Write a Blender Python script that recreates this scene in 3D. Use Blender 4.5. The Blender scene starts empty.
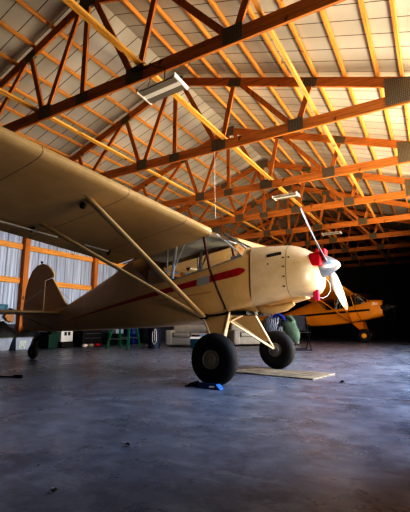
import bpy, bmesh, math, random
from mathutils import Vector, Matrix
random.seed(7)
SC = bpy.context.scene
COL = SC.collection
R = math.radians
V = Vector

# ------------------------------------------------------------------ node helper
class NB:
    def __init__(s, name):
        s.m = bpy.data.materials.new(name); s.m.use_nodes = True
        s.t = s.m.node_tree; s.n = s.t.nodes; s.l = s.t.links
        s.b = s.n['Principled BSDF']
    def node(s, typ, **kw):
        n = s.n.new(typ)
        for k, v in kw.items(): setattr(n, k, v)
        return n
    def put(s, sock, v):
        if hasattr(v, 'is_linked'): s.l.new(v, sock)
        else: sock.default_value = v
    def math(s, op, a, b=0.0, clamp=False):
        n = s.node('ShaderNodeMath', operation=op); n.use_clamp = clamp
        s.put(n.inputs[0], a); s.put(n.inputs[1], b); return n.outputs[0]
    def coords(s):
        tc = s.node('ShaderNodeTexCoord'); return tc.outputs['Object']
    def xyz(s, v=None):
        sp = s.node('ShaderNodeSeparateXYZ'); s.l.new(v or s.coords(), sp.inputs[0]); return sp.outputs
    def noise(s, scale, detail=4, rough=.55, vec=None, stretch=None):
        vec = vec or s.coords()
        if stretch:
            mp = s.node('ShaderNodeMapping'); mp.inputs['Scale'].default_value = stretch
            s.l.new(vec, mp.inputs[0]); vec = mp.outputs[0]
        n = s.node('ShaderNodeTexNoise'); n.inputs['Scale'].default_value = scale
        n.inputs['Detail'].default_value = detail; n.inputs['Roughness'].default_value = rough
        s.l.new(vec, n.inputs['Vector']); return n.outputs['Fac']
    def ramp(s, fac, stops):
        r = s.node('ShaderNodeValToRGB'); e = r.color_ramp.elements
        while len(e) < len(stops): e.new(.5)
        for k, (p, c) in enumerate(stops):
            e[k].position = p; e[k].color = (*c, 1) if len(c) == 3 else c
        s.l.new(fac, r.inputs[0]); return r.outputs[0]
    def mix(s, fac, a, b):
        n = s.node('ShaderNodeMix', data_type='RGBA')
        s.put(n.inputs[0], fac)
        s.put(n.inputs[6], (*a, 1) if isinstance(a, tuple) and len(a) == 3 else a)
        s.put(n.inputs[7], (*b, 1) if isinstance(b, tuple) and len(b) == 3 else b)
        return n.outputs[2]
    def bump(s, h, strength=.3, dist=.02):
        n = s.node('ShaderNodeBump'); n.inputs['Strength'].default_value = strength
        n.inputs['Distance'].default_value = dist
        s.l.new(h, n.inputs['Height']); s.l.new(n.outputs[0], s.b.inputs['Normal'])
    def color(s, c): s.put(s.b.inputs['Base Color'], (*c, 1) if isinstance(c, tuple) and len(c) == 3 else c)
    def rough(s, r): s.put(s.b.inputs['Roughness'], r)
    def metal(s, r): s.put(s.b.inputs['Metallic'], r)

def M(name, c, rough=.5, metal=0.0, var=.15, scale=9, bump=0, spec=None):
    k = NB(name)
    f = k.noise(scale)
    dark = tuple(x * (1 - var) for x in c); lite = tuple(min(1, x * (1 + var)) for x in c)
    k.color(k.ramp(f, [(.3, dark), (.7, lite)])); k.rough(rough); k.metal(metal)
    if bump: k.bump(k.noise(scale * 4), bump, .01)
    if spec is not None: k.b.inputs['Specular IOR Level'].default_value = spec
    return k.m

def wood(name, base, dark, axis):
    k = NB(name)
    st = {'x': (.6, 12, 12), 'y': (12, .6, 12), 'z': (12, 12, .6), 'n': (3, 3, 3)}[axis]
    f = k.noise(3.0, 5, .6, stretch=st)
    c = k.ramp(f, [(.28, dark), (.5, base), (.75, tuple(min(1, x * 1.22) for x in base))])
    kn = k.noise(5.5, 1, .4)
    knot = k.ramp(kn, [(.70, (0, 0, 0)), (.76, (1, 1, 1))])
    c = k.mix(knot, c, tuple(x * .35 for x in base))
    k.color(c); k.rough(.62); k.bump(f, .2, .004)
    return k.m

WOODX = wood('pine_across', (.60, .25, .065), (.36, .13, .032), 'x')
WOODY = wood('pine_along', (.80, .40, .11), (.56, .24, .055), 'y')
WOODZ = wood('pine_upright', (.58, .235, .06), (.34, .12, .03), 'z')
WOODL = wood('pale_pine_along', (.82, .48, .12), (.62, .30, .06), 'y')

def mat_gusset():
    k = NB('gusset_steel'); vo = k.node('ShaderNodeTexVoronoi'); vo.inputs['Scale'].default_value = 38
    vo.inputs['Randomness'].default_value = .1
    k.l.new(k.coords(), vo.inputs['Vector'])
    k.color(k.ramp(vo.outputs['Distance'], [(.2, (.07, .055, .035)), (.4, (.27, .23, .16))])); k.metal(.2); k.rough(.55)
    return k.m
GUSSET = mat_gusset()

def mat_roof():
    k = NB('roof_sheet_metal'); o = k.xyz()
    f = k.math('FRACT', k.math('DIVIDE', o[1], .305))
    line = k.math('LESS_THAN', f, .045)
    n = k.noise(1.3, 4, stretch=(1, 2.2, 1))
    pan = k.ramp(k.noise(1.0, 0, stretch=(.01, 1.4, .01)), [(.35, (.50, .49, .43)), (.65, (.66, .65, .59))])
    c = k.mix(k.math('MULTIPLY', n, .25), pan, (.42, .37, .28))
    c = k.mix(line, c, (.10, .085, .065))
    k.color(c); k.rough(.5); k.metal(.1)
    return k.m
ROOF = mat_roof()

def mat_wallsheet():
    k = NB('wall_sheet_metal'); o = k.xyz()
    f = k.math('FRACT', k.math('DIVIDE', o[1], .305))
    line = k.math('LESS_THAN', f, .05)
    w = k.math('SINE', k.math('MULTIPLY', o[1], 62.0))
    n = k.noise(2.0, 5, stretch=(1, 9, .35))
    c = k.ramp(n, [(.3, (.32, .37, .46)), (.55, (.48, .54, .66)), (.75, (.72, .78, .90))])
    c = k.mix(line, c, (.16, .16, .18)); k.color(c); k.rough(.45); k.metal(.1); k.bump(w, .35, .01)
    return k.m
WALLM = mat_wallsheet()
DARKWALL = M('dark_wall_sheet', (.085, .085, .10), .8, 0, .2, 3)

def mat_floor():
    k = NB('sealed_concrete'); o = k.coords()
    a = k.noise(1.1, 7, .68); b = k.noise(7, 8, .72); c2 = k.noise(.35, 3, .5)
    d = k.noise(3.2, 7, .78, stretch=(1, 2.3, 1))
    base = k.ramp(a, [(.30, (.18, .205, .255)), (.55, (.285, .315, .385)), (.75, (.40, .43, .49))])
    base = k.mix(k.math('MULTIPLY', k.ramp(b, [(.35, (0, 0, 0)), (.65, (1, 1, 1))]), .6), base, (.105, .12, .16))
    base = k.mix(k.ramp(k.noise(2.6, 9, .8), [(.48, (0, 0, 0)), (.60, (.5, .5, .5))]), base, (.08, .088, .115))
    sp = k.ramp(d, [(.52, (0, 0, 0)), (.62, (1, 1, 1))])
    base = k.mix(k.math('MULTIPLY', sp, .35), base, (.42, .44, .48))
    xyz = k.xyz()
    # control joints cut in the slab
    j1 = k.math('LESS_THAN', k.math('ABSOLUTE', k.math('SUBTRACT', xyz[1], 3.66)), .012)
    j2 = k.math('LESS_THAN', k.math('ABSOLUTE', k.math('SUBTRACT', xyz[1], 7.9)), .012)
    j = k.math('MAXIMUM', j1, j2)
    base = k.mix(k.math('MULTIPLY', j, .65), base, (.03, .03, .035))
    k.color(base)
    r = k.ramp(k.noise(2.1, 6, .7), [(.3, (.20, .20, .20)), (.7, (.42, .42, .42))])
    k.rough(r); k.bump(k.noise(16, 8, .75), .12, .008)
    k.b.inputs['Specular IOR Level'].default_value = .55
    return k.m
FLOOR = mat_floor()

def mat_glass():
    k = NB('clear_perspex'); k.n.remove(k.b)
    tr = k.node('ShaderNodeBsdfTransparent'); tr.inputs[0].default_value = (.90, .93, .93, 1)
    gl = k.node('ShaderNodeBsdfGlossy'); gl.inputs['Roughness'].default_value = .06
    fr = k.node('ShaderNodeFresnel'); fr.inputs['IOR'].default_value = 1.45
    mx = k.node('ShaderNodeMixShader'); out = k.n['Material Output']
    k.l.new(k.math('ADD', fr.outputs[0], .04), mx.inputs[0]); k.l.new(tr.outputs[0], mx.inputs[1]); k.l.new(gl.outputs[0], mx.inputs[2])
    k.l.new(mx.outputs[0], out.inputs[0])
    return k.m
GLASS = mat_glass()

BLACK = M('black_plastic', (.012, .012, .013), .5, 0, .1)
RUBBER = M('tyre_rubber', (.016, .015, .015), .75, 0, .25, 14, .3)
STEEL = M('dull_steel', (.32, .31, .30), .42, .8, .15)
CHROME = M('polished_aluminium', (.42, .415, .41), .34, .8, .05)
WHITE = M('white_paint', (.75, .73, .70), .4, 0, .06)
PROPW = M('worn_propeller_paint', (.27, .25, .23), .33, .25, .10, 18)
REDFOAM = M('red_foam', (.50, .008, .025), .7, 0, .15, 30, .2)
PINK = M('pink_streamer', (.55, .02, .08), .7, 0, .1)
TANHUB = M('tan_wheel_hub', (.34, .26, .17), .5, .2, .15, 20)
REDTIP = M('orange_red_blade_tip', (.22, .028, .012), .6, 0, .1)
DARKRED = M('oxblood_metal', (.12, .035, .025), .5, .2, .2, 20)

def mat_cream(seams=(), pale=False):
    k = NB('cream_aircraft_dope'); o = k.xyz()
    n = k.noise(2.2, 6, .65)
    c = k.ramp(n, [(.3, (.51, .37, .215)), (.7, (.65, .49, .305))] if pale else [(.3, (.52, .335, .14)), (.7, (.66, .445, .215))])
    # ochre grime streaks
    g = k.ramp(k.noise(5, 6, .7, stretch=(.5, 1, 1.6)), [(.58, (0, 0, 0)), (.75, (1, 1, 1))])
    c = k.mix(k.math('MULTIPLY', g, .25), c, (.28, .17, .06))
    for (axis, pos, wd) in seams:
        s = k.math('LESS_THAN', k.math('ABSOLUTE', k.math('SUBTRACT', o[axis], pos)), wd)
        c = k.mix(k.math('MULTIPLY', s, .7), c, (.12, .08, .05))
    k.color(c); k.rough(.36)
    k.b.inputs['Coat Weight'].default_value = .25; k.b.inputs['Coat Roughness'].default_value = .25
    return k, c, o

def cream_fuselage():
    k, c, o = mat_cream()
    # stripe: half-width shrinks towards the tail, centre line slopes
    cen = k.math('ADD', k.math('MULTIPLY', o[0], .165), 1.213)
    d = k.math('ABSOLUTE', k.math('SUBTRACT', o[2], cen))
    hw = k.math('ADD', k.math('MULTIPLY', o[0], .0125), .0455)
    nose = k.math('MULTIPLY', k.math('SUBTRACT', .115, o[0]), .55)
    nose = k.math('SQRT', k.math('MAXIMUM', k.math('MULTIPLY', nose, .045), 0.0))
    hw = k.math('MINIMUM', hw, nose)
    ins = k.math('LESS_THAN', d, hw)
    side = k.math('GREATER_THAN', k.math('ABSOLUTE', o[1]), .02)
    ins = k.math('MULTIPLY', ins, side)
    red = k.ramp(k.noise(7), [(.3, (.26, .012, .016)), (.7, (.42, .02, .028))])
    c = k.mix(ins, c, red)
    a = k.math('LESS_THAN', k.math('ABSOLUTE', k.math('ADD', o[0], .46)), .095)
    tape = k.math('MULTIPLY', a, k.math('LESS_THAN', d, .05))
    c = k.mix(tape, c, (.34, .33, .33))
    # thin accent line under the stripe
    c2 = k.math('ADD', k.math('MULTIPLY', o[0], .10), 1.03)
    thin = k.math('LESS_THAN', k.math('ABSOLUTE', k.math('SUBTRACT', o[2], c2)), .005)
    thin = k.math('MULTIPLY', thin, k.math('LESS_THAN', k.math('ABSOLUTE', k.math('ADD', o[0], .75)), .42))
    c = k.mix(k.math('MULTIPLY', thin, .6), c, (.3, .03, .03))
    k.color(c); return k.m
CREAM_F = cream_fuselage()
def cream_wing():
    k, c, o = mat_cream()
    f = k.math('FRACT', k.math('DIVIDE', o[1], .92))
    s = k.math('LESS_THAN', f, .010)
    c = k.mix(k.math('MULTIPLY', s, .75), c, (.10, .07, .04))
    k.color(c); return k.m
CREAM_W = cream_wing()
CREAM_C = (lambda t: (t[0].color(t[1]), t[0].m)[1])(mat_cream([(0, .60, .0035)], True))
CREAM = (lambda t: (t[0].color(t[1]), t[0].m)[1])(mat_cream())

def mat_yellow(stripe):
    k = NB('yellow_dope' + ('_striped' if stripe else '')); o = k.xyz()
    c = k.ramp(k.noise(2), [(.3, (.60, .24, .012)), (.7, (.72, .31, .02))])
    if stripe:
        cen = k.math('ADD', k.math('MULTIPLY', o[0], .075), 1.13)
        d = k.math('ABSOLUTE', k.math('SUBTRACT', o[2], cen))
        ins = k.math('LESS_THAN', d, .035)
        c = k.mix(ins, c, (.01, .01, .01))
    k.color(c); k.rough(.4); return k.m
YEL_F = mat_yellow(True); YEL = mat_yellow(False)

# ------------------------------------------------------------------ mesh helpers
class MB:
    def __init__(s): s.v = []; s.f = []; s.mi = []
    def add(s, vs, fs, mi=0):
        o = len(s.v); s.v += [tuple(p) for p in vs]; s.f += [tuple(o + i for i in f) for f in fs]; s.mi += [mi] * len(fs); return s
    def box(s, a, b, mi=0):
        (x0, y0, z0), (x1, y1, z1) = a, b
        vs = [(x, y, z) for x in (x0, x1) for y in (y0, y1) for z in (z0, z1)]
        return s.add(vs, [(0, 1, 3, 2), (4, 6, 7, 5), (0, 4, 5, 1), (2, 3, 7, 6), (0, 2, 6, 4), (1, 5, 7, 3)], mi)
    def beam(s, p, q, w, h, up=(0, 0, 1), mi=0):
        """bar from p to q, w across (side), h along up"""
        p, q = V(p), V(q); d = (q - p).normalized(); up = V(up)
        sd = d.cross(up)
        if sd.length < 1e-5: sd = d.cross(V((1, 0, 0)))
        sd.normalize(); u = sd.cross(d).normalized()
        vs = []
        for e in (p, q):
            for a, b in ((-1, -1), (1, -1), (1, 1), (-1, 1)): vs.append(e + sd * (a * w / 2) + u * (b * h / 2))
        return s.add(vs, [(0, 3, 2, 1), (4, 5, 6, 7), (0, 1, 5, 4), (1, 2, 6, 5), (2, 3, 7, 6), (3, 0, 4, 7)], mi)
    def tube(s, pts, r, n=10, mi=0, flat=1.0, flatdir=None, cap=True):
        pts = [V(p) for p in pts]; rs = r if isinstance(r, (list, tuple)) else [r] * len(pts)
        rings = []
        prev = None
        for i, p in enumerate(pts):
            d = (pts[min(i + 1, len(pts) - 1)] - pts[max(i - 1, 0)]).normalized()
            ref = V(flatdir) if flatdir is not None else (prev if prev is not None else (V((0, 0, 1)) if abs(d.z) < .9 else V((1, 0, 0))))
            a = (ref - d * ref.dot(d)).normalized(); b = d.cross(a); prev = a
            rings.append([p + (a * math.cos(t) + b * math.sin(t) * flat) * rs[i] for t in [2 * math.pi * j / n for j in range(n)]])
        return s.loft(rings, mi, cap)
    def loft(s, rings, mi=0, cap=True, closed=True, mifun=None):
        n = len(rings[0]); vs = [p for r in rings for p in r]; o = len(s.v)
        s.v += [tuple(p) for p in vs]
        for i in range(len(rings) - 1):
            for j in range(n if closed else n - 1):
                k = (j + 1) % n
                s.f.append((o + i * n + j, o + i * n + k, o + (i + 1) * n + k, o + (i + 1) * n + j))
                s.mi.append(mifun(i, j) if mifun else mi)
        if cap:
            s.f.append(tuple(o + j for j in range(n))[::-1]); s.mi.append(mi)
            s.f.append(tuple(o + (len(rings) - 1) * n + j for j in range(n))); s.mi.append(mi)
        return s
    def lathe(s, prof, c=(0, 0, 0), axis='z', n=24, mi=0):
        """prof: (radius, height) pairs"""
        rings = []
        for r, h in prof:
            ring = []
            for j in range(n):
                t = 2 * math.pi * j / n; a, b = r * math.cos(t), r * math.sin(t)
                ring.append({'z': (c[0] + a, c[1] + b, c[2] + h), 'x': (c[0] + h, c[1] + a, c[2] + b), 'y': (c[0] + b, c[1] + h, c[2] + a)}[axis])
            rings.append(ring)
        return s.loft(rings, mi)
    def prism(s, poly, d, mi=0):
        """poly: 3D polygon, extruded by vector d"""
        n = len(poly); P = [V(p) for p in poly]; Q = [p + V(d) for p in P]
        return s.add(P + Q, [tuple(range(n))[::-1], tuple(range(n, 2 * n))] + [(j, (j + 1) % n, n + (j + 1) % n, n + j) for j in range(n)], mi)
    def build(s, name, mats, parent=None, smooth=False, bevel=0, sub=0, solid=0, angle=40):
        me = bpy.data.meshes.new(name)
        me.from_pydata(s.v, [], s.f)
        if not isinstance(mats, (list, tuple)): mats = [mats]
        for m in mats: me.materials.append(m)
        for p, mi in zip(me.polygons, s.mi): p.material_index = mi
        bm = bmesh.new(); bm.from_mesh(me)
        bmesh.ops.recalc_face_normals(bm, faces=bm.faces); bm.to_mesh(me); bm.free()
        o = bpy.data.objects.new(name, me); COL.objects.link(o)
        if smooth:
            for p in me.polygons: p.use_smooth = True
            try: me.set_sharp_from_angle(angle=R(angle))
            except Exception: pass
        if parent: o.parent = parent
        if solid:
            md = o.modifiers.new('solid', 'SOLIDIFY'); md.thickness = solid
        if bevel:
            md = o.modifiers.new('bevel', 'BEVEL'); md.width = bevel; md.segments = 2; md.limit_method = 'ANGLE'
        if sub:
            md = o.modifiers.new('sub', 'SUBSURF'); md.levels = sub; md.render_levels = sub
        return o

def tag(o, label, cat, group=None, kind=None):
    o['label'] = label; o['category'] = cat
    if group: o['group'] = group
    if kind: o['kind'] = kind
    return o
def struct(o): o['kind'] = 'structure'; return o
def thing(name, label, cat, loc=(0, 0, 0), rz=0, group=None):
    o = bpy.data.objects.new(name, None); COL.objects.link(o); o.location = loc; o.rotation_euler = (0, 0, rz)
    o.empty_display_size = .2
    return tag(o, label, cat, group)
def rbox(name, a, b, m, parent=None, bevel=.01): return MB().box(a, b).build(name, m, parent, bevel=bevel)

# ------------------------------------------------------------------ dimensions
XR, ZR, SL = -4.3, 5.68, .345            # ridge x, top-chord centre height, slope
XE, XL = .06, -9.2                        # right eave, left wall
Y0, Y1 = -3.0, 24.6
TY = [3.69 + 2.44 * k for k in range(0, 9)]
def ztop(x): return ZR - SL * abs(x - XR)
ORD = ['first', 'second', 'third', 'fourth', 'fifth', 'sixth', 'seventh', 'eighth', 'ninth', 'tenth', 'eleventh', 'twelfth']

# ------------------------------------------------------------------ setting
struct(MB().box((XL, Y0, -.12), (.25, Y1, 0)).build('floor', FLOOR))
APRON = M('sunlit_concrete_apron', (.50, .44, .36), .8, 0, .08, 2)
struct(MB().box((.25, -30, -.14), (45, 60, -.015)).build('ground_apron', APRON))
# wall left
w = MB().box((XL - .06, Y0, 0), (XL, Y1, 4.1)); struct(w.build('wall_left', WALLM))
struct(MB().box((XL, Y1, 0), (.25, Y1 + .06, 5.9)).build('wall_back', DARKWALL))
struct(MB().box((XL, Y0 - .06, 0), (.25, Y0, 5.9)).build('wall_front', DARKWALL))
w = MB().box((.12, 13.6, 0), (.2, Y1, 4.3)); w.box((.12, Y0, 0), (.2, 2.2, 4.3)); struct(w.build('wall_right_and_shield', DARKWALL))  # near stretch, unseen, extended to shield the near truss from apron light
struct(MB().box((XL, Y0, 0), (XL + .012, Y1, .62)).build('dark_wall_foot', DARKWALL))  # dark sheet added over the foot of the left wall
# roof sheets with ribs
def roof(side):
    b = MB(); xe = .55 if side > 0 else XL - .35
    zo = .175
    z0 = ZR + zo + .01; z1 = ztop(xe) + zo
    b.add([(XR, Y0 - .4, z0), (xe, Y0 - .4, z1), (xe, Y1 + .3, z1), (XR, Y1 + .3, z0),
           (XR, Y0 - .4, z0 + .03), (xe, Y0 - .4, z1 + .03), (xe, Y1 + .3, z1 + .03), (XR, Y1 + .3, z0 + .03)],
          [(0, 1, 2, 3), (7, 6, 5, 4), (0, 4, 5, 1), (1, 5, 6, 2), (2, 6, 7, 3), (3, 7, 4, 0)])
    return b
struct(roof(1).build('ceiling', ROOF)); struct(roof(-1).build('ceiling_left', ROOF))

# ------------------------------------------------------------------ purlins
px_r = [-.10, -.43] + [-.91 - .475 * k for k in range(7)]
n_r = ['at the eave', 'second from the eave', 'third from the eave', 'fourth from the eave', 'fifth from the eave', 'sixth from the eave',
       'fourth below the ridge', 'third below the ridge', 'second below the ridge', 'first below the ridge']
px_l = [-4.62 - .475 * k for k in range(10)]
def purlin(x, lab):
    z = ztop(x) + .0835 + .044
    s = -SL if x > XR else SL
    b = MB(); nrm = V((-s, 0, 1)).normalized()
    b.beam((x, Y0 - .2, z - .012), (x, Y1, z - .012), .040, .064, nrm)
    tag(b.build('roof_purlin', WOODY), lab, 'purlin', 'orange purlins under the roof sheets')
for k, x in enumerate(px_r):
    purlin(x, 'orange pine purlin on the door-side roof slope, ' + (['nearest the eave', 'second from the eave', 'third from the eave', 'fourth from the eave', 'fifth from the eave', 'sixth from the eave', 'third below the ridge', 'second below the ridge', 'just below the ridge'][k]))
for k, x in enumerate(px_l):
    purlin(x, 'orange pine purlin on the roof slope above the tail, ' + (['just below the ridge'] + [o + ' below the ridge' for o in ORD[1:]])[k])

# ------------------------------------------------------------------ trusses
ZB = 3.965
def truss_parts(root):
    b = MB(); b.beam((XL + .02, 0, ZB), (.10, 0, ZB), .040, .19); b.build('bottom_chord', WOODX, root, bevel=.004)
    for sx in (1, -1):
        xe = .14 if sx > 0 else XL + .02
        b = MB(); b.beam((XR, 0, ZR), (xe, 0, ztop(xe)), .039, .165); b.build('top_chord', WOODX, root, bevel=.004)
    W = [((-4.30, ZR), (-4.30, ZB)), ((-4.16, ZR - .06), (-3.30, ZB)), ((-4.46, ZR - .06), (-5.12, ZB)),
         ((-3.22, ZB), (-2.93, ztop(-2.93))), ((-2.88, ztop(-2.93)), (-1.80, ZB)), ((-1.74, ZB), (-1.48, ztop(-1.48))),
         ((-5.20, ZB), (-5.66, ztop(-5.66))), ((-5.70, ztop(-5.7)), (-6.8, ZB)), ((-6.86, ZB), (-7.15, ztop(-7.15)))]
    for (a, c) in W:
        b = MB(); b.beam((a[0], 0, a[1]), (c[0], 0, c[1]), .036, .088, (0, 1, 0) if False else V((0, 1, 0)).cross(V((c[0] - a[0], 0, c[1] - a[1]))).normalized())
        b.build('web', WOODZ, root)
    P = [(-4.30, ZR - .03, .34, .24), (-4.30, ZB, .24, .17), (-3.27, ZB + .03, .30, .22), (-5.15, ZB + .03, .26, .22), (-1.77, ZB + .03, .26, .22),
         (-6.82, ZB + .03, .26, .2), (-2.91, ztop(-2.91) - .02, .24, .15), (-5.67, ztop(-5.67) - .02, .24, .15), (-1.49, ztop(-1.49) - .01, .22, .15)]
    for (x, z, w_, h_) in P:
        sl = 0 if z < 4.3 or abs(x - XR) < .1 else (-SL if x > XR else SL)
        b = MB(); b.beam((x - w_ / 2, 0, z - sl * w_ / 2), (x + w_ / 2, 0, z + sl * w_ / 2), .052, h_); b.build('gusset_plate', GUSSET, root)
    b = MB(); b.prism([(-.36, -.027, 3.90), (.09, -.027, 3.90), (.09, -.027, 4.26), (-.36, -.027, 4.36)], (0, .054, 0)); b.build('gusset_plate', GUSSET, root)
def copy_tree(o, parent=None):
    c = o.copy(); COL.objects.link(c); c.parent = parent
    for ch in list(o.children): copy_tree(ch, c)
    return c
t0 = thing('roof_truss', 'dark reddish timber roof truss nearest the camera, running above the wing', 'truss', (0, TY[0], 0), 0, 'timber roof trusses')
truss_parts(t0)
names = ['second', 'third', 'fourth', 'fifth', 'sixth', 'seventh', 'eighth', 'ninth']
for k, y in enumerate(TY[1:]):
    c = copy_tree(t0); c.location = (0, y, 0)
    c['label'] = 'orange timber roof truss with triangular webs, %s along the hangar from the camera' % names[k]

# lateral braces resting on the bottom chords
for x, lab, dbl in ((-3.14, 'pale yellow double lateral brace running below the ridge on the truss chords', 1),
               (-5.35, 'pale yellow lateral brace over the wing, resting on the truss chords', 1),
               (-1.40, 'orange lateral brace crossing the truss chords on the door side', 0)):
    b = MB(); z = ZB + .095 + .02
    if dbl:
        b.box((x - .043, .5, z - .019), (x - .007, Y1 - .2, z + .019)); b.box((x + .007, .5, z - .019), (x + .043, Y1 - .2, z + .019)); b.box((x - .01, .5, z + .0), (x + .01, Y1 - .2, z + .012))
    else: b.box((x - .02, .5, z - .019), (x + .02, Y1 - .2, z + .055))
    tag(b.build('lateral_brace', WOODL if dbl else WOODY), lab, 'brace', 'lateral braces on the trusses')
# wall framing
for k, y in enumerate([1.15, 3.65, 6.28, 8.72, 11.2, 13.7, 16.2]):
    lab = {2: 'orange timber wall post rising behind the tail fin', 3: 'orange timber wall post seen between the tail and the wing'}.get(k, 'orange timber wall post, %s along the pale metal wall' % ORD[k])
    b = MB(); b.box((XL + .001, y - .07, 0), (XL + .15, y + .07, 3.86)); tag(b.build('wall_post', WOODZ, bevel=.006), lab, 'post', 'posts along the pale metal wall')
for z, lab in ((2.62, 'orange horizontal wall girt, upper one behind the fin'), (1.73, 'orange horizontal wall girt, middle one behind the fin'), (.98, 'orange horizontal wall girt, low one with books on it'), (3.6, 'orange horizontal wall girt, highest one under the roof')):
    b = MB()
    ys = [Y0 + .1] + [1.15, 3.65, 6.28, 8.72, 11.2, 13.7, 16.2] + [Y1]
    for a, c in zip(ys[:-1], ys[1:]): b.box((XL + .001, a + .075, z - .07), (XL + .055 if z > 1.2 else XL + .14, c - .075, z + .07 if z > 1.2 else z - .03))
    tag(b.build('wall_girt', WOODY, bevel=.004), lab, 'girt', 'horizontal girts on the pale metal wall')

# ------------------------------------------------------------------ aircraft
def aerofoil(n=9):
    up = [(0, 0), (.012, .030), (.05, .058), (.12, .080), (.25, .095), (.4, .092), (.6, .070), (.8, .038), (1, .004)]
    lo = [(1, -.002), (.8, -.014), (.55, -.022), (.3, -.026), (.12, -.028), (.04, -.024), (.01, -.014)]
    return up + lo
def superring(x, yc, zc, w, h, n=24, e=2.6, bot=None):
    ring = []
    for j in range(n):
        t = 2 * math.pi * j / n; c, s_ = math.cos(t), math.sin(t)
        yy = w * math.copysign(abs(c) ** (2 / e), c); zz = (h if s_ > 0 or bot is None else bot) * math.copysign(abs(s_) ** (2 / e), s_)
        ring.append((x, yc + yy, zc + zz))
    return ring

def aircraft(root, P):
    cf, cw, cc, cp = P['fus'], P['wing'], P['cowl'], P['plain']
    # --- fuselage: stations x, zb, zs, zt, w, wt
    S = [(.20, .845, 1.40, 1.505, .340, .24), (.08, .80, 1.40, 1.53, .36, .26), (-.13, .76, 1.345, 1.655, .365, .31), (-.36, .71, 1.29, 1.79, .37, .355), (-.50, .675, 1.265, 1.80, .37, .36),
         (-.95, .625, 1.175, 1.80, .37, .36), (-1.36, .585, 1.145, 1.75, .365, .35), (-1.66, .568, 1.43, 1.66, .35, .33), (-1.90, .56, 1.38, 1.53, .325, .25), (-2.3, .545, 1.20, 1.37, .28, .17),
         (-2.9, .525, 1.02, 1.15, .20, .10), (-3.45, .51, .85, .945, .13, .06), (-4.12, .495, .78, .84, .05, .02)]
    TOPW = {-.36: 1.70, -.50: 1.70, -.95: 1.63, -1.36: 1.56, -1.66: 1.50}
    rings = []
    for (x, zb, zs, zt, w, wt) in S:
        ztp = TOPW.get(x, zt - (.035 if x > -1.7 else .05)); zm = (zb + zs) / 2
        half = [(0, zb - .012), (w * .88, zb), (w, zb + .045), (w * 1.01, zm), (w, zs), (wt, ztp), (wt * .8, (zt + ztp) / 2 + .02 if x > -1.7 else zt - .02), (0, zt)]
        ring = [(x, -y, z) for y, z in half] + [(x, y, z) for y, z in half[-2:0:-1]]
        rings.append(ring)
    n = len(rings[0])
    def isglass(i, j):
        row = j if j < 7 else n - 1 - j
        if row == 4 and i in (1, 2, 3, 4, 5, 6): return True
        if row in (5, 6) and i in (1, 2): return True
        return False
    body = MB(); ws = MB(); sw = {-1: MB(), 1: MB()}
    vs = [p for r in rings for p in r]
    for i in range(len(rings) - 1):
        for j in range(n):
            k = (j + 1) % n; f = (i * n + j, i * n + k, (i + 1) * n + k, (i + 1) * n + j)
            q = [vs[a] for a in f]
            if isglass(i, j):
                (ws if i in (1, 2) else sw[-1 if j < 7 else 1]).add(q, [(0, 1, 2, 3)])
            else: body.add(q, [(0, 1, 2, 3)])
    body.add(rings[-1], [tuple(range(n))]); body.add(rings[0], [tuple(range(n))[::-1]])
    fo = body.build('fuselage', cf, root)
    bm = bmesh.new(); bm.from_mesh(fo.data); bmesh.ops.remove_doubles(bm, verts=bm.verts, dist=.0005); bmesh.ops.recalc_face_normals(bm, faces=bm.faces); bm.to_mesh(fo.data); bm.free()
    for p in fo.data.polygons: p.use_smooth = True
    fo.data.set_sharp_from_angle(angle=R(48))
    g = ws.build('windshield', GLASS, root); 
    for s_ in (-1, 1): sw[s_].build('side_window', GLASS, root)
    # window frames and door seams
    for s_ in (-1, 1):
        yy = .378 * s_
        b = MB(); b.tube([(-.46, .362 * s_, 1.715), (-.36, yy, 1.285)], .017, 8); b.build('door_post', P['post'], root)
        b = MB(); b.tube([(-.355, yy, 1.28), (-.23, yy, .99), (-.115, yy * .985, .745)], .007, 6); b.build('door_seam', BLACK, root)
        b = MB(); b.tube([(.09, .362 * s_, 1.405), (-.13, .368 * s_, 1.35), (-.36, yy, 1.292), (-.95, yy, 1.177), (-1.36, .37 * s_, 1.147), (-1.66, .352 * s_, 1.43)], .009, 6)
        b.build('window_sill', P['frame'], root)
        b = MB(); b.tube([(-1.03, .37 * s_, 1.18), (-1.03, .362 * s_, 1.62)], .010, 6); b.build('window_bar', P['frame'], root)
    b = MB(); b.tube([(.08, 0, 1.535), (-.13, 0, 1.66), (-.36, 0, 1.80)], .009, 6); b.build('windshield_strip', P['frame'], root)
    # interior
    b = MB(); 
    for s_ in (-1, 1):
        b.tube([(-.93, .31 * s_, 1.66), (-1.00, .31 * s_, 1.12)], .022, 8); b.tube([(-.78, .3 * s_, 1.70), (-1.08, .30 * s_, 1.12)], .012, 8)
        b.tube([(-.30, .30 * s_, 1.72), (.10, .27 * s_, 1.38)], .013, 8)
    b.build('cabin_frame', WHITE, root)
    b = MB().prism([(-.36, -.33, 1.715), (-.95, -.335, 1.66), (-1.6, -.31, 1.55), (-1.6, -.31, 1.57), (-.95, -.335, 1.685), (-.36, -.33, 1.735)], (0, .66, 0)); b.build('headliner', P['liner'], root)
    b = MB().box((-.98, -.28, .85), (-.55, .28, 1.12)); b.box((-1.08, -.27, 1.02), (-.96, .27, 1.24)); b.build('front_seat', P['seat'], root, bevel=.03)
    b = MB().box((-1.55, -.27, .80), (-1.2, .27, 1.06)); b.box((-1.62, -.26, .98), (-1.52, .26, 1.12)); b.build('rear_seat', P['seat'], root, bevel=.03)
    b = MB().box((.0, -.30, 1.16), (.05, .30, 1.42)); 
    b.build('instrument_panel', BLACK, root, bevel=.01)
    b = MB()
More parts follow.
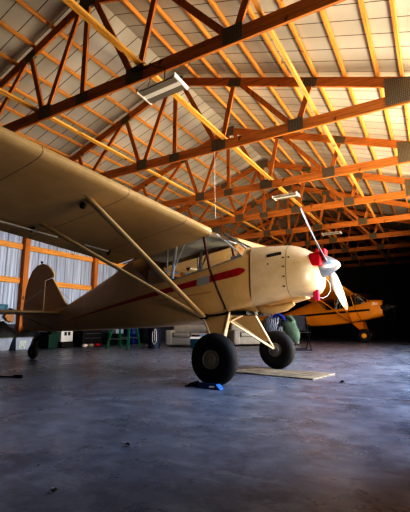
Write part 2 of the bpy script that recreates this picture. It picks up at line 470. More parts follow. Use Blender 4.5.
    for y in (-.2, -.07, .07, .2): b.lathe([(.045, 0), (.045, -.02), (.0, -.021)], (-.0, y, 1.31), 'x', 14)
    b.build('instrument_dial', WHITE, root)
    b = MB().box((-.03, -.29, 1.43), (.06, .0, 1.455)); b.box((-.30, -.30, 1.30), (-.12, -.12, 1.345)); b.box((-.66, -.33, 1.16), (-.42, -.16, 1.27)); b.box((-.84, -.33, 1.14), (-.70, -.2, 1.22)); b.box((-.10, -.31, 1.38), (.02, -.16, 1.42))
    b.build('papers', WHITE, root)
    b = MB().box((-1.7, -.31, .72), (.1, .31, .76)); b.build('cabin_floor', BLACK, root)
    # --- cowling
    C = [(.185, 1.165, .366, .358, .35, 5.5), (.35, 1.17, .356, .352, .33, 4.3), (.60, 1.195, .328, .322, .29, 3.2), (.68, 1.195, .312, .300, .285, 2.9), (.75, 1.19, .298, .278, .275, 2.7), (.81, 1.18, .275, .248, .258, 2.5), (.865, 1.175, .235, .21, .228, 2.3), (.90, 1.170, .18, .155, .185, 2.1), (.915, 1.165, .12, .10, .13, 2)]
    rg = [superring(x, 0, z, w, h, 32, e, bo) for (x, z, w, h, bo, e) in C]
    cut = 3 if P['split'] else None
    if cut:
        MB().loft(rg[:cut + 0]).build('cowling', cc, root, smooth=True, angle=60)
        MB().loft([superring(.60, 0, 1.19, .17, .2, 32, 2.2), superring(.86, 0, 1.25, .15, .17, 32, 2)]).build('engine_case', BLACK, root, smooth=True)
        for s_ in (-1, 1):
            for dx in (.58, .76):
                b = MB()
                for q in range(6): b.lathe([(.075, 0), (.075, .012)], (dx, (.17 + .03 * q) * s_ - (.012 if s_ < 0 else 0), 1.24), 'y', 14)
                b.build('engine_cylinder', BLACK, root)
    else:
        MB().loft(rg).build('cowling', cc, root, smooth=True, angle=60)
        b = MB(); b.prism([(.25, -.13, .84), (.62, -.10, .925), (.74, -.08, .95), (.74, .08, .95), (.62, .10, .925), (.25, .13, .84)], (0, 0, -.055)); b.build('air_box', cp, root, bevel=.02)
        b = MB(); b.tube([(.32, -.05, .80), (.25, -.05, .75), (.14, -.06, .725)], .032, 12); b.build('exhaust_stub', STEEL, root, smooth=True)
        b = MB(); b.tube([(.16, -.10, .80), (.24, -.10, .775), (.36, -.10, .775), (.50, -.10, .80), (.60, -.10, .84)], [.03, .055, .05, .045, .02], 14, flat=1.5); b.build('exhaust_fairing', cp, root, smooth=True)
        # side plate with raised pale marks
        o = MB().prism([(.40, -.353, 1.355), (.56, -.337, 1.375), (.56, -.337, 1.405), (.40, -.353, 1.385)], (0, -.006, 0)).build('name_plate', BLACK, root)
        b = MB()
        for q in range(6): 
            xx = .42 + q * .021; yy = -.358 + .0021 * q * 1.0
            b.prism([(xx, yy - .003, 1.364 + q * .0026), (xx + .012, yy - .002, 1.366 + q * .0026), (xx + .014, yy - .002, 1.380 + q * .0026), (xx + .004, yy - .003, 1.378 + q * .0026)], (0, -.003, 0))
        b.build('lettering', STEEL, o)
        b = MB()
        for (x, z) in ((.58, 1.34), (.58, 1.24), (.58, 1.13), (.58, 1.02), (.22, 1.30), (.22, 1.15), (.23, .98), (.40, 1.28), (.64, 1.34)):
            b.lathe([(.008, 0), (.008, .01)], (x, -.355 + max(0, (x - .2)) * .06 + max(0, abs(z - 1.19) - .12) * .12 - .008, z), 'y', 8)
        b.build('cowl_fastener', BLACK, root)
    # nose inlets / spinner / propeller
    b = MB(); b.lathe([(.0, 1.115), (.022, 1.108), (.055, 1.078), (.092, 1.02), (.125, .95), (.142, .895), (.145, .865), (0, .865)], (0, 0, 1.26), 'x', 28); b.build('spinner', P['spin'], root, smooth=True)
    pr = bpy.data.objects.new('propeller', None); COL.objects.link(pr); pr.parent = root; pr.location = (.97, 0, 1.26)
    hub = MB(); hub.lathe([(.06, -.04), (.06, .04)], (0, 0, 0), 'x', 16); hub.build('propeller_hub', P['spin'], pr)
    L = .955; ang = P['prop']
    for s_ in (1, -1):
        d = V((0, -math.cos(ang), math.sin(ang))) * s_; t = V((0, math.sin(ang), math.cos(ang))) * s_
        rings2 = []
        for (f, ch, th, tw) in ((.06, .05, .045, 55), (.15, .085, .035, 45), (.3, .135, .022, 32), (.5, .15, .016, 24), (.7, .14, .012, 18), (.85, .118, .009, 14), (.93, .10, .008, 13), (.985, .07, .006, 12), (1.0, .03, .003, 12)):
            a = R(tw); cdir = t * math.cos(a) - V((1, 0, 0)) * math.sin(a) ; ndir = d.cross(cdir).normalized()
            rings2.append([d * (L * f) + cdir * (ch / 2 * math.cos(q)) + ndir * (th / 2 * math.sin(q)) for q in [2 * math.pi * z / 12 for z in range(12)]])
        MB().loft(rings2, mifun=lambda i, j: 1 if i >= 5 else 0).build('blade', [P['blade'], P['tip'] if s_ < 0 else P['blade']], pr, smooth=True)
    # --- wings
    af = aerofoil()
    for s_ in (-1, 1):
        yr, yt = .36, 5.25
        ys = [yr, 1.0, 2.0, 3.0, 4.0, 4.7, 5.0, 5.15, 5.25]
        full = []
        ywide = []
        for y in ys:
            sh = 0 if y <= 4.7 else [0, .10, .24, .5][[4.7, 5.0, 5.15, 5.25].index(y)]
            xl = -.33 - sh * .7; xt = -1.90 + sh * .9 ; zl = 1.735 + .052 * y; zt = 1.445 + .078 * y
            cut = .80
            ch = xl - xt; pts = []
            for (t_, z_) in af:
                tt = min(t_, cut); zz = z_
                th = 1 - sh
                pts.append((xl - ch * tt, y * s_, zl + (zt - zl) * tt + zz * 1.55 * th))
            full.append(pts)
        MB().loft(full).build('wing', cw, root, smooth=True, angle=50)
        wg = [c for c in root.children if c.name.startswith('wing')][-1]
        # hinged trailing surfaces behind a narrow gap
        for nm, ya, yb, droop in (('flap', .42, 2.38, .012), ('aileron', 2.42, 4.72, .03)):
            b = MB(); rr = []
            for y in (ya, (ya + yb) / 2, yb):
                zl = 1.735 + .052 * y; zt = 1.445 + .078 * y
                xa = -.33 - 1.57 * .815; za = zl + (zt - zl) * .815; xb_ = -1.90; zb_ = zt - droop
                rr.append([(xa, s_ * y, za + .052), (xa - .02, s_ * y, za + .06), (xb_, s_ * y, zb_ + .006), (xb_, s_ * y, zb_), (xa - .02, s_ * y, za - .022), (xa, s_ * y, za - .012)])
            b.loft(rr).build(nm, cw, wg, smooth=True, angle=30)
            for y in ((.9, 2.0) if nm == 'flap' else (2.75, 4.2)):
                zl = 1.735 + .052 * y; zt = 1.445 + .078 * y; za = zl + (zt - zl) * .80
                b = MB(); b.prism([(-1.53, s_ * y, za), (-1.64, s_ * y, za - .005), (-1.60, s_ * y, za - .075)], (0, .02, 0)); b.build('hinge_bracket', BLACK, wg)
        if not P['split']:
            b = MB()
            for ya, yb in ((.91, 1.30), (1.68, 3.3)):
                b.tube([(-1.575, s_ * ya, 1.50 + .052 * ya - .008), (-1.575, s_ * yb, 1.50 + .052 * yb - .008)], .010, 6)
            b.build('gap_light_strip', WHITE, wg)  # white tubes stand in for light showing through the hinge gap
        # root fairing strip and struts
        b = MB(); b.tube([(-.36, .372 * s_, 1.715), (-.95, .372 * s_, 1.635), (-1.5, .36 * s_, 1.53), (-1.86, .345 * s_, 1.47)], .008, 6); b.build('root_strip', P['frame'], root)
        lo = V((-.44, -.395 * -s_, .70)); 
        b = MB(); b.tube([(-.64, 2.10 * s_, 1.785), lo], .040, 14, flat=.52, flatdir=(1, 0, 0)); b.build('front_strut', cp, root, smooth=True)
        b = MB(); b.tube([(-1.47, 2.03 * s_, 1.675), lo + V((-.03, 0, .0))], .031, 14, flat=.55, flatdir=(1, 0, 0)); b.build('rear_strut', cp, root, smooth=True)
        b = MB(); b.box((-.67, 2.10 * s_ - .03, 1.76), (-.60, 2.10 * s_ + .03, 1.83)); b.box((-1.5, 2.03 * s_ - .02, 1.655), (-1.44, 2.03 * s_ + .02, 1.70)); b.build('strut_fitting', P['post'], root)
        if not P['split']:
            b = MB(); b.tube([(-.70, 2.06 * s_, 1.78), (-.72, 2.05 * s_, 1.735)], .008, 6); b.lathe([(.0, -.03), (.022, -.024), (.032, 0), (.022, .024), (0, .03)], (-.73, 2.04 * s_, 1.71), 'z', 12); b.build('tiedown_ring', BLACK, root, smooth=True)
            b = MB(); b.tube([(-.70, 1.98 * s_, 1.74), (-.475, .52 * s_, .77)], .0035, 5); b.build('strut_cable', BLACK, root)
        b = MB(); b.box((-.50, s_ * .36 - .02, .67), (-.40, s_ * .36 + .04, .73)); b.tube([(-.44, .385 * s_, .70), (-.10, .36 * s_, .735)], .011, 8); b.build('step_bar', BLACK, root)
    # cabin roof cover between the wings handled by the fuselage; skylight edge
    # --- landing gear
    for s_ in (-1, 1):
        wx = .025 if s_ < 0 else -.04; ax = V((wx, .80 * s_, .275)); fr = V((-.11, .34 * s_, .745)); re = V((-.48, .34 * s_, .69))
        g_ = bpy.data.objects.new('landing_gear', None); COL.objects.link(g_); g_.parent = root
        b = MB(); b.tube([fr, ax], .016, 10); b.build('gear_leg', P['leg'], g_, smooth=True)
        b = MB(); b.tube([re, ax], .014, 10); b.build('gear_leg', P['leg'], g_, smooth=True)
        b = MB(); b.prism([fr, re, re.lerp(ax, .72), ax.lerp(fr, .2)], (0, .008 * s_, 0)); b.build('gear_fairing', cp, g_)
        b = MB(); b.tube([(-.30, .02 * s_, .645), ax + V((0, -.03 * s_, .0))], .0155, 10); b.build('shock_strut', P['leg'], g_, smooth=True)
        b = MB(); b.tube([(-.30, .02 * s_, .645), (-.14, .22 * s_, .765)], .014, 8); b.tube([(-.30, .02 * s_, .645), (-.44, .2 * s_, .70)], .012, 8); b.build('cabane_tube', P['leg'], g_, smooth=True)
        Rw = P['rw']; yc = .90 * s_; zc = Rw - .004; wd = P['ww']
        b = MB(); prof = []
        for q in range(0, 13):
            a = math.pi * q / 12; 
            prof.append((Rw - wd * .50 + wd * .50 * math.sin(a) ** .75, -math.cos(a) * wd / 2))
        prof = [(Rw * .36, -wd * .36), (Rw * .50, -wd * .45)] + [(r_ if 0 < i < 12 else Rw * .70, h_) for i, (r_, h_) in enumerate(prof)] + [(Rw * .50, wd * .45), (Rw * .36, wd * .36)]
        wh = b.lathe(prof, (wx, yc, zc), 'y', 40).build('tyre', RUBBER, g_, smooth=True, angle=50)
        b = MB(); b.lathe([(.0, -wd * .44), (Rw * .20, -wd * .44), (Rw * .22, -wd * .41), (Rw * .31, -wd * .40), (Rw * .33, -wd * .45), (Rw * .37, -wd * .45), (Rw * .37, wd * .45), (Rw * .33, wd * .45), (Rw * .31, wd * .40), (Rw * .22, wd * .41), (Rw * .20, wd * .44), (0, wd * .44)], (wx, yc, zc), 'y', 28)
        b.build('wheel_hub', P['hub'] if s_ < 0 or P['split'] else STEEL, g_, smooth=True, angle=35)
        b = MB(); b.tube([ax + V((0, -.02 * s_, 0)), (wx, yc, zc)], .02, 10); b.build('axle', STEEL, g_)
    # --- tail
    b = MB()
    fin = [(-4.13, .80), (-4.13, 1.40), (-3.95, 1.435), (-3.90, 1.40), (-3.70, 1.17), (-3.55, .99), (-3.40, .90)]
    b.prism([(x, -.018, z) for x, z in fin], (0, .036, 0)); b.build('fin', cp, root, bevel=.012)
    rud = [(-4.155, .50), (-4.155, 1.41), (-3.90, 1.455), (-3.89, 1.50), (-3.98, 1.60), (-4.10, 1.68), (-4.26, 1.725), (-4.42, 1.70), (-4.56, 1.61), (-4.66, 1.45), (-4.72, 1.25), (-4.755, 1.0), (-4.765, .75), (-4.74, .58), (-4.66, .51), (-4.45, .485)]
    b = MB(); b.prism([(x, -.022, z) for x, z in rud], (0, .044, 0)); rd = b.build('rudder', cp, root, bevel=.016)
    b = MB(); b.tube([(-4.145, -.024, .52), (-4.145, -.024, 1.40)], .006, 6); b.build('hinge_line', STEEL, rd)
    b = MB(); b.lathe([(.0, 0), (.022, .0), (.022, .03), (.0, .035)], (-4.3, 0, 1.74), 'z', 12); b.tube([(-4.3, 0, 1.715), (-4.3, 0, 1.75)], .006, 6); b.build('beacon', BLACK, rd)
    for s_ in (-1, 1):
        st = [(-3.50, .05), (-3.55, .5), (-3.68, .95), (-3.86, 1.28), (-4.06, 1.42), (-4.12, 1.42), (-4.12, .05)]
        el = [(-4.14, .09), (-4.14, 1.43), (-4.25, 1.45), (-4.42, 1.40), (-4.55, 1.22), (-4.62, .9), (-4.64, .5), (-4.56, .22), (-4.4, .09)]
        b = MB(); b.prism([(x, s_ * y, .79) for x, y in st], (0, 0, .038)); b.build('stabilizer', cp, root, bevel=.012)
        b = MB(); b.prism([(x, s_ * y, .785) for x, y in el], (0, 0, .036)); b.build('elevator', cp, root, bevel=.012)
        b = MB(); b.tube([(-3.72, s_ * .8, .79), (-3.75, s_ * .05, .52)], .007, 6); b.tube([(-3.9, s_ * .75, .825), (-3.95, s_ * .02, 1.32)], .003, 5); b.build('tail_brace', STEEL, root)
    b = MB(); 
    for q in range(3): b.beam((-3.90, 0, .490 - .016 * q), (-4.34 + .08 * q, 0, .33 + .01 * q), .055, .013)
    b.build('tail_spring', BLACK, root)
    tw = bpy.data.objects.new('tail_wheel', None); COL.objects.link(tw); tw.parent = root
    b = MB(); b.tube([(-4.30, 0, .34), (-4.33, 0, .26)], .03, 10); b.tube([(-4.33, -.06, .27), (-4.37, -.06, .125)], .015, 8); b.tube([(-4.33, .06, .27), (-4.37, .06, .125)], .015, 8); b.tube([(-4.33, -.06, .27), (-4.33, .06, .27)], .015, 8); b.build('fork', BLACK, tw)
    b = MB(); b.lathe([(.04, -.035), (.08, -.043), (.112, -.033), (.126, 0), (.112, .033), (.08, .043), (.04, .035)], (-4.37, 0, .124), 'y', 26); b.build('tyre', RUBBER, tw, smooth=True)
    b = MB(); b.lathe([(0, -.036), (.04, -.036), (.04, .036), (0, .036)], (-4.37, 0, .124), 'y', 14); b.build('hub', STEEL, tw)

SEATR = M('dark_red_seat', (.16, .02, .02), .8); SEATB = M('dark_seat', (.04, .035, .03), .8)
FRAMED = M('dark_trim', (.07, .055, .045), .5)
LEGC = M('cream_tube_paint', (.72, .58, .40), .35, 0, .08)
GREYF = M('grey_frame', (.30, .28, .26), .5, .2)
pl = thing('light_aircraft', 'cream high-wing tailwheel aircraft with red side stripe, parked nose towards the open door', 'airplane', (-1.96, 4.47, 0), R(-2.5))
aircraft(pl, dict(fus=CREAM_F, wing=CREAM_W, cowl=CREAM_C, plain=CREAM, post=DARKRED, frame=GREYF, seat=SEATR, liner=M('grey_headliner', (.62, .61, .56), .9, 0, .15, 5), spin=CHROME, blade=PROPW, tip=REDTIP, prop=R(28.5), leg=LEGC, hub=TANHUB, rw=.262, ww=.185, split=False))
DKY = M('yellow_hub', (.75, .38, .03), .5)
cub = thing('light_aircraft', 'smaller-looking yellow high-wing aircraft with black side stripe at the dark far end', 'airplane', (-2.2, 15.7, 0), R(0))
aircraft(cub, dict(fus=YEL_F, wing=YEL, cowl=YEL, plain=YEL, post=DKY, frame=DKY, seat=SEATB, liner=SEATB, spin=BLACK, blade=BLACK, tip=BLACK, prop=R(80), leg=YEL, hub=DKY, rw=.235, ww=.17, split=True))
# nose decal of the yellow aircraft
b = MB(); b.prism([(.26, -.361, 1.30), (.46, -.350, 1.33), (.47, -.350, 1.40), (.38, -.354, 1.39), (.36, -.355, 1.44), (.28, -.359, 1.42)], (0, -.008, 0)); dc = b.build('nose_decal', M('white_red_decal', (.75, .55, .48), .5, 0, .25, 30), cub)

# things fitted to / lying on the cream aircraft
mp = Matrix.Translation(pl.location) @ Matrix.Rotation(R(-2.5), 4, 'Z')
def bw(x, y, z): return mp @ V((x, y, z))
def plug(y, z, lab):
    t = thing('inlet_plug', lab, 'plug', bw(.88 if y < 0 else .84, y, z), R(-2.5), 'red intake plugs in the cowling')
    s_ = -1 if y < 0 else 1
    o = MB().box((-.045, -.062, -.07), (.075, .062, .07)).build('foam_block', REDFOAM, t, bevel=.014)
    b = MB().box((.074, -.028, -.004), (.079, .028, .010)); b.build('strap', BLACK, t)
plug(-.165, 1.31, 'red foam plug in the cowling inlet on the near side of the spinner')
plug(.19, 1.42, 'red foam plug in the cowling inlet on the far side of the spinner')
b = MB(); b.box((-.03, -.03, -.06), (.03, .03, .06)); o = b.build('intake_cover', PINK, bevel=.01); o.location = bw(.86, -.10, .925)
tag(o, 'pinkish red cover hanging under the cowling chin', 'cover')
pts = [bw(*p) for p in ((.895, -.10, .90), (.92, -.07, .89), (.96, -.02, .92), (.98, .04, .98), (.97, .07, 1.06), (.93, .08, 1.12))]
b = MB(); b.tube(pts, .004, 6); tag(b.build('plug_cord', WHITE, smooth=True), 'thin white cord looping from the red chin cover to the spinner', 'cord')

# ------------------------------------------------------------------ ceiling lights
LAMPW = M('white_reflector', (.80, .78, .72), .4, 0, .03)
LAMPG = M('grey_diffuser', (.26, .24, .20), .35, .1, .05)
def fixture(loc, lab, rx=0, ry=0, big=True, hang=None):
    t = thing('ceiling_light', lab, 'light', loc, 0, 'hanging fluorescent light fixtures'); t.rotation_euler = (rx, ry, 0)
    L, W_ = (.27, .135)
    b = MB().prism([(-L, -W_, 0), (-L, W_, 0), (-L, W_ * .75, .035), (-L, -W_ * .75, .035)], (2 * L, 0, 0)); b.build('housing', LAMPW, t)
    b = MB(); 
    b.box((-L, -W_ * .92, -.012), (L, -W_ * .28, -.002)); b.box((-L, W_ * .28, -.012), (L, W_ * .92, -.002)); b.build('diffuser', LAMPG, t)
    b = MB().box((-L, -W_ * .26, -.012), (L, W_ * .26, -.001)); b.build('reflector', LAMPW, t)
    MB().box((-L - .02, -W_ - .01, -.02), (-L, W_ + .01, .035)).build('end_cap', LAMPW, t); MB().box((L, -W_ - .01, -.02), (L + .02, W_ + .01, .035)).build('end_cap', LAMPW, t)
    return t
fixture((-2.66, 3.50, 3.46), 'white fluorescent light fixture hanging tilted below the nearest truss', R(-4), R(-3))
def chain(pts, lab): tag(MB().tube(pts, .0045, 5).build('hanging_chain', STEEL), lab, 'chain', 'chains holding the light fixtures')
chain([(-2.38, 3.50, 3.49), (-2.33, 3.66, 3.87)], 'thin chain at the prop-side end of the nearest light fixture, outer strand')
chain([(-2.40, 3.50, 3.49), (-2.50, 3.66, 3.87)], 'thin chain at the prop-side end of the nearest light fixture, inner strand')
chain([(-2.92, 3.50, 3.50), (-2.95, 3.66, 3.87)], 'thin chain at the tail-side end of the nearest light fixture')
fixture((-2.70, 8.30, 3.50), 'white fluorescent light fixture hanging near the third truss above the cowling', R(0), R(0))
chain([(-2.45, 8.32, 3.53), (-2.45, 8.55, 3.87)], 'thin chain at the prop-side end of the light fixture above the cowling')
chain([(-2.95, 8.32, 3.53), (-2.95, 8.55, 3.87)], 'thin chain at the tail-side end of the light fixture above the cowling')
fixture((-2.62, 12.6, 3.50), 'white fluorescent light fixture farthest back, above the propeller', 0, 0)
chain([(-2.37, 12.6, 3.53), (-2.37, 13.43, 3.87)], 'thin chain at the prop-side end of the farthest light fixture')
chain([(-2.87, 12.6, 3.53), (-2.87, 13.43, 3.87)], 'thin chain at the tail-side end of the farthest light fixture')
b = MB(); pts = []
for q in range(22):
    a = q * .9; pts.append((-3.24 + .07 * math.cos(a) + .01 * q, 3.62 + .01 * math.sin(q), 4.02 + .05 * math.sin(a)))
b.tube(pts + [(-2.9, 3.62, 3.95), (-2.7, 3.6, 3.84), (-2.66, 3.55, 3.6)], .006, 6)
tag(b.build('power_cord', BLACK), 'black power cord bundled at the truss joint beside the nearest light', 'cord')
b = MB(); b.tube([(-3.35, 6.10, 3.87), (-3.35, 6.10, 3.1), (-3.345, 6.11, 2.55)], .005, 5)
tag(b.build('pull_string', WHITE), 'thin pale cord hanging from the second truss above the cabin', 'cord')

# ------------------------------------------------------------------ wheel chocks, board, debris
BLUE = M('blue_chock_paint', (.02, .13, .34), .5, 0, .1); NAVY = M('navy_plastic', (.012, .05, .12), .5)
t = thing('wheel_chock', 'blue wheel chock with white lettering against the near main tyre', 'chock', (-1.92, 3.385, 0), R(-2)); t.scale = (.85, .85, .85)
b = MB().prism([(-.15, -.05, 0), (-.15, .06, 0), (-.15, .035, .055), (-.15, -.01, .055)], (.25, 0, 0)); b.build('wedge', NAVY, t, bevel=.005)
b = MB().prism([(.10, -.052, 0), (.16, -.052, 0), (.10, -.052, .058)], (0, .10, 0)); b.build('end_wedge', BLUE, t, bevel=.005)
b = MB()
for q in range(5):
    b.prism([(.01 + q * .016, -.046 + .0, .016), (.019 + q * .016, -.046, .016), (.022 + q * .016, -.034, .034), (.013 + q * .016, -.034, .034)], (0, -.004, 0))
b.build('lettering', WHITE, t)
t = thing('wheel_chock', 'black wheel chock with white band behind the near main tyre', 'chock', (-2.15, 3.44, 0), R(20))
b = MB().prism([(-.08, -.06, 0), (.06, -.06, 0), (.05, -.06, .045), (-.02, -.06, .03)], (0, .12, 0)); b.build('wedge', BLACK, t, bevel=.006)
b = MB().prism([(-.083, -.02, .002), (-.022, -.02, .032), (.0, -.02, .038), (.0, .02, .038), (-.022, .02, .032), (-.083, .02, .002)], (0, 0, .004)); b.build('band', WHITE, t)
k = NB('stained_plywood'); f = k.noise(6, 6, .7, stretch=(.6, 2, 1)); k.color(k.ramp(f, [(.40, (.10, .08, .06)), (.50, (.28, .235, .17)), (.7, (.42, .36, .27))])); k.rough(.7)
b = MB().prism([(-2.36, 4.62, .002), (-1.22, 4.46, .002), (-1.12, 5.10, .002), (-2.26, 5.22, .002)], (0, 0, .012)); tag(b.build('plywood_sheet', k.m), 'flat stained tan board lying on the concrete between the main wheels', 'board')
LEAF = M('dry_leaf', (.10, .06, .035), .8, 0, .4, 60); CRUMB = M('pale_crumb', (.42, .38, .30), .8, 0, .3, 60)
def debris(x, y, s, m, lab, n=5):
    b = MB()
    for q in range(n):
        a = random.random() * 6.28; r_ = random.random() * s; c = V((x + r_ * math.cos(a), y + r_ * math.sin(a), .006))
        u = V((math.cos(a * 3), math.sin(a * 3), .3)).normalized() * s * .6; w_ = V((-math.sin(a * 3), math.cos(a * 3), .5)).normalized() * s * .35
        b.prism([c - u, c - w_ + V((0, 0, s * .2)), c + u, c + w_ + V((0, 0, s * .4))], (0, 0, .003))
    tag(b.build('debris_clump', m), lab, 'debris', 'bits of litter on the concrete')
debris(-1.25, 1.05, .013, CRUMB, 'pale and dark crumbs on the concrete, closest to the camera', 7)
debris(-1.39, 1.61, .016, LEAF, 'small brown leaf on the open concrete in the middle of the floor', 6)
debris(-.90, 4.39, .035, LEAF, 'dark leaf scraps on the concrete beyond the tan board corner', 4)
debris(-1.52, 1.19, .006, CRUMB, 'tiny pale crumb beside the larger crumbs', 3)
b = MB(); b.tube([(-4.75, 2.72, .010), (-4.45, 2.82, .010), (-4.2, 2.94, .010)], .008, 6); b.tube([(-4.26, 2.91, .016), (-4.17, 2.955, .016)], .016, 8)
tag(b.build('tow_cable', BLACK, smooth=True), 'black cable end lying alone on the concrete near the tail', 'cable')

# ------------------------------------------------------------------ stored things along the pale wall
TUB = M('frosted_plastic', (.48, .54, .66), .35, 0, .08); 
def tub(x, y, lab, card=True):
    t = thing('storage_tub', lab, 'tub', (x, y, 0), R(90), 'frosted storage tubs under the dark tarpaulin')
    b = MB(); rg = []
    for (z, hw, hd) in ((0, .17, .15), (.02, .18, .16), (.26, .225, .20), (.275, .235, .21), (.29, .235, .21)): rg.append([(-hw, -hd, z), (hw, -hd, z), (hw, hd, z), (-hw, hd, z)])
    b.loft(rg).build('tub_body', TUB, t)
    b = MB().box((-.245, -.22, .285), (.245, .22, .31)); b.build('lid', M('tub_lid', (.30, .32, .36), .4), t, bevel=.008)
    if card:
        b = MB().prism([(-.12, -.172, .03), (.05, -.172, .03), (.07, -.205, .22), (-.13, -.205, .22)], (0, -.004, 0)); b.build('paper_label', M('pale_paper', (.62, .70, .66), .7, 0, .35, 30), t)
tub(-8.93, 5.62, 'plain frosted plastic storage tub without a paper sheet, under the black tarpaulin', False)
tub(-8.93, 6.16, 'frosted plastic storage tub with pale green paper inside, beside the tail wheel')
# tarp heap
TARP = M('black_tarpaulin', (.018, .019, .02), .45, 0, .3, 12, .6)
b = MB(); rg = []
for i in range(13):
    y = 4.95 + i * .138; h = .26 + .10 * math.sin(i * 1.3) + (.10 if i < 6 else -.08)
    c = []
    for j in range(9):
        a = math.pi * j / 8; c.append((-8.91 + .20 * math.cos(a) * (1 + .1 * math.sin(i * 2 + j)), y, .315 + h * math.sin(a) * (1 + .18 * math.sin(i * 3.1 + j * 2)) * (1 if 0 < i < 12 else .3)))
    rg.append(c)
b.loft(rg); tag(b.build('tarpaulin_heap', TARP, smooth=True, angle=80), 'crumpled black tarpaulin heaped on the frosted storage tubs', 'tarpaulin')
k = wood('carved_wood', (.50, .27, .12), (.2, .09, .03), 'n')
b = MB(); b.prism([(-9.1, 5.92, .70), (-9.1, 6.08, .66), (-9.1, 6.10, .92), (-9.1, 6.04, .945), (-9.1, 5.90, .94), (-9.1, 5.84, .80)], (-.05, 0, 0)); tag(b.build('wood_offcut', k, bevel=.01), 'brown grained wood offcut propped by the post above the black tarpaulin', 'wood')
# items on the low girt
b = MB().box((-9.17, 5.60, .952), (-9.07, 5.88, 1.10)); tag(b.build('picture_book', M('blue_green_cover', (.10, .22, .28), .6, 0, .6, 14)), 'blue green book leaning on the low girt near the post', 'book')
b = MB().box((-9.17, 5.98, .952), (-9.08, 6.08, .985)); b.box((-9.16, 5.95, .985), (-9.09, 6.02, 1.01)); tag(b.build('small_tin', BLACK, bevel=.01), 'small black tin on the low girt', 'tin')
b = MB().box((-9.18, 5.5, .951), (-9.07, 6.09, .958)); 
# green bin behind tail wheel
GREEN = M('green_plastic', (.008, .06, .04), .5); 
def tapered(name, x, y, w0, w1, h, m, lab, cat, lidm=None, rz=0, d0=None, d1=None):
    t = thing(name, lab, cat, (x, y, 0), rz); d0 = d0 or w0; d1 = d1 or w1
    rg = [[(-a / 2, -c / 2, z), (a / 2, -c / 2, z), (a / 2, c / 2, z), (-a / 2, c / 2, z)] for (a, c, z) in ((w0, d0, 0), (w1, d1, h))]
    MB().loft(rg).build('bin_body', m, t, bevel=.012)
    MB().box((-w1 / 2 - .015, -d1 / 2 - .015, h), (w1 / 2 + .015, d1 / 2 + .015, h + .03)).build('rim', lidm or m, t, bevel=.008)
    return t
tapered('storage_bin', -8.75, 6.92, .28, .34, .38, GREEN, 'dark green plastic bin directly behind the tail wheel', 'bin')
# white case on black box
rbx = thing('plastic_crate', 'low black crate under the white machine case', 'crate', (-8.8, 7.38, 0)); rbox('crate_body', (-.22, -.2, 0), (.22, .2, .15), BLACK, rbx)
t = thing('machine_case', 'white moulded machine case with two dark sockets, on a black crate', 'case', (-8.8, 7.38, .152))
MB().prism([(-.12, -.2, 0), (.17, -.2, 0), (.17, -.2, .30), (.05, -.2, .33), (-.03, -.2, .28), (-.12, -.2, .14)], (0, .4, 0)).build('shell', WHITE, t, bevel=.02)
MB().box((.16, -.10, .17), (.176, -.03, .26)).box((.16, .02, .17), (.176, .09, .26)).build('socket', BLACK, t)
# tool chest
t = thing('tool_chest', 'low black tool chest with silver drawer edges under the rear fuselage', 'tool chest', (-8.75, 8.2, 0))
rbox('chest_body', (-.22, -.36, .04), (.22, .36, .62), BLACK, t)
for z in (.14, .27, .40):
    d = rbox('drawer', (.222, -.33, z), (.232, .33, z + .11), M('drawer_black', (.02, .02, .022), .4), t, .003); MB().box((.233, -.28, z + .085), (.242, .28, z + .098)).build('handle', STEEL, d)
for q, (dx, m, lab) in enumerate(((0, WHITE, 'white bottle lying before the black tool chest'), (.22, M('cream_bottle', (.4, .38, .3), .5), 'cream bottle on its side before the black tool chest'), (.45, REDFOAM, 'red bottle on its side before the black tool chest'))):
    t = thing('spray_bottle', lab, 'bottle', (-8.38, 7.80 + dx, .045), R(90)); MB().lathe([(.0, -.10), (.04, -.095), (.045, .04), (.018, .07), (.018, .10), (0, .105)], (0, 0, 0), 'x', 14).build('bottle_body', m, t, smooth=True)
    MB().lathe([(.02, .095), (.022, .13), (0, .132)], (0, 0, 0), 'x', 12).build('cap', BLACK, t)
# green tote + pale box
t = tapered('storage_bin', -8.7, 9.35, .36, .42, .30, GREEN, 'green plastic tote with a pale box on top, left of the stepladder', 'bin', rz=R(8))
o = rbox('carton', (-8.86, 9.18, .332), (-8.55, 9.52, .47), M('pale_blue_carton', (.42, .46, .55), .6, 0, .4, 18)); tag(o, 'pale blue and white carton sitting on the green tote', 'carton')
# blue drum
t = thing('plastic_drum', 'dark blue plastic drum behind the green stepladder', 'drum', (-8.75, 10.15, 0)); MB().lathe([(.0, 0), (.24, 0), (.26, .02), (.26, .28), (.27, .30), (.26, .32), (.26, .55), (.27, .57), (.26, .59), (.26, .82), (.24, .85), (0, .85)], (0, 0, 0), 'z', 28).build('drum_body', M('blue_plastic', (.01, .03, .20), .4), t, smooth=True, angle=30)
MB().lathe([(.04, .85), (.04, .875), (0, .877)], (.1, 0, 0), 'z', 12).build('bung_cap', BLACK, t)
# tool chests etc. further along the wall (dark)
t = thing('storage_cabinet', 'dark low cabinet against the pale wall behind the stepladder', 'cabinet', (-8.85, 11.0, 0)); rbox('cabinet_body', (-.25, -.45, .03), (.25, .45, .95), M('dark_green_metal', (.02, .03, .03), .5), t)
for s_ in (-1, 1):
    d = rbox('door', (.252, -.43 if s_ < 0 else .01, .06), (.262, -.01 if s_ < 0 else .43, .92), M('dark_door_metal', (.025, .035, .035), .5), t, .003); MB().box((.263, s_ * .05 - .01, .45), (.28, s_ * .05 + .01, .58)).build('handle', STEEL, d)
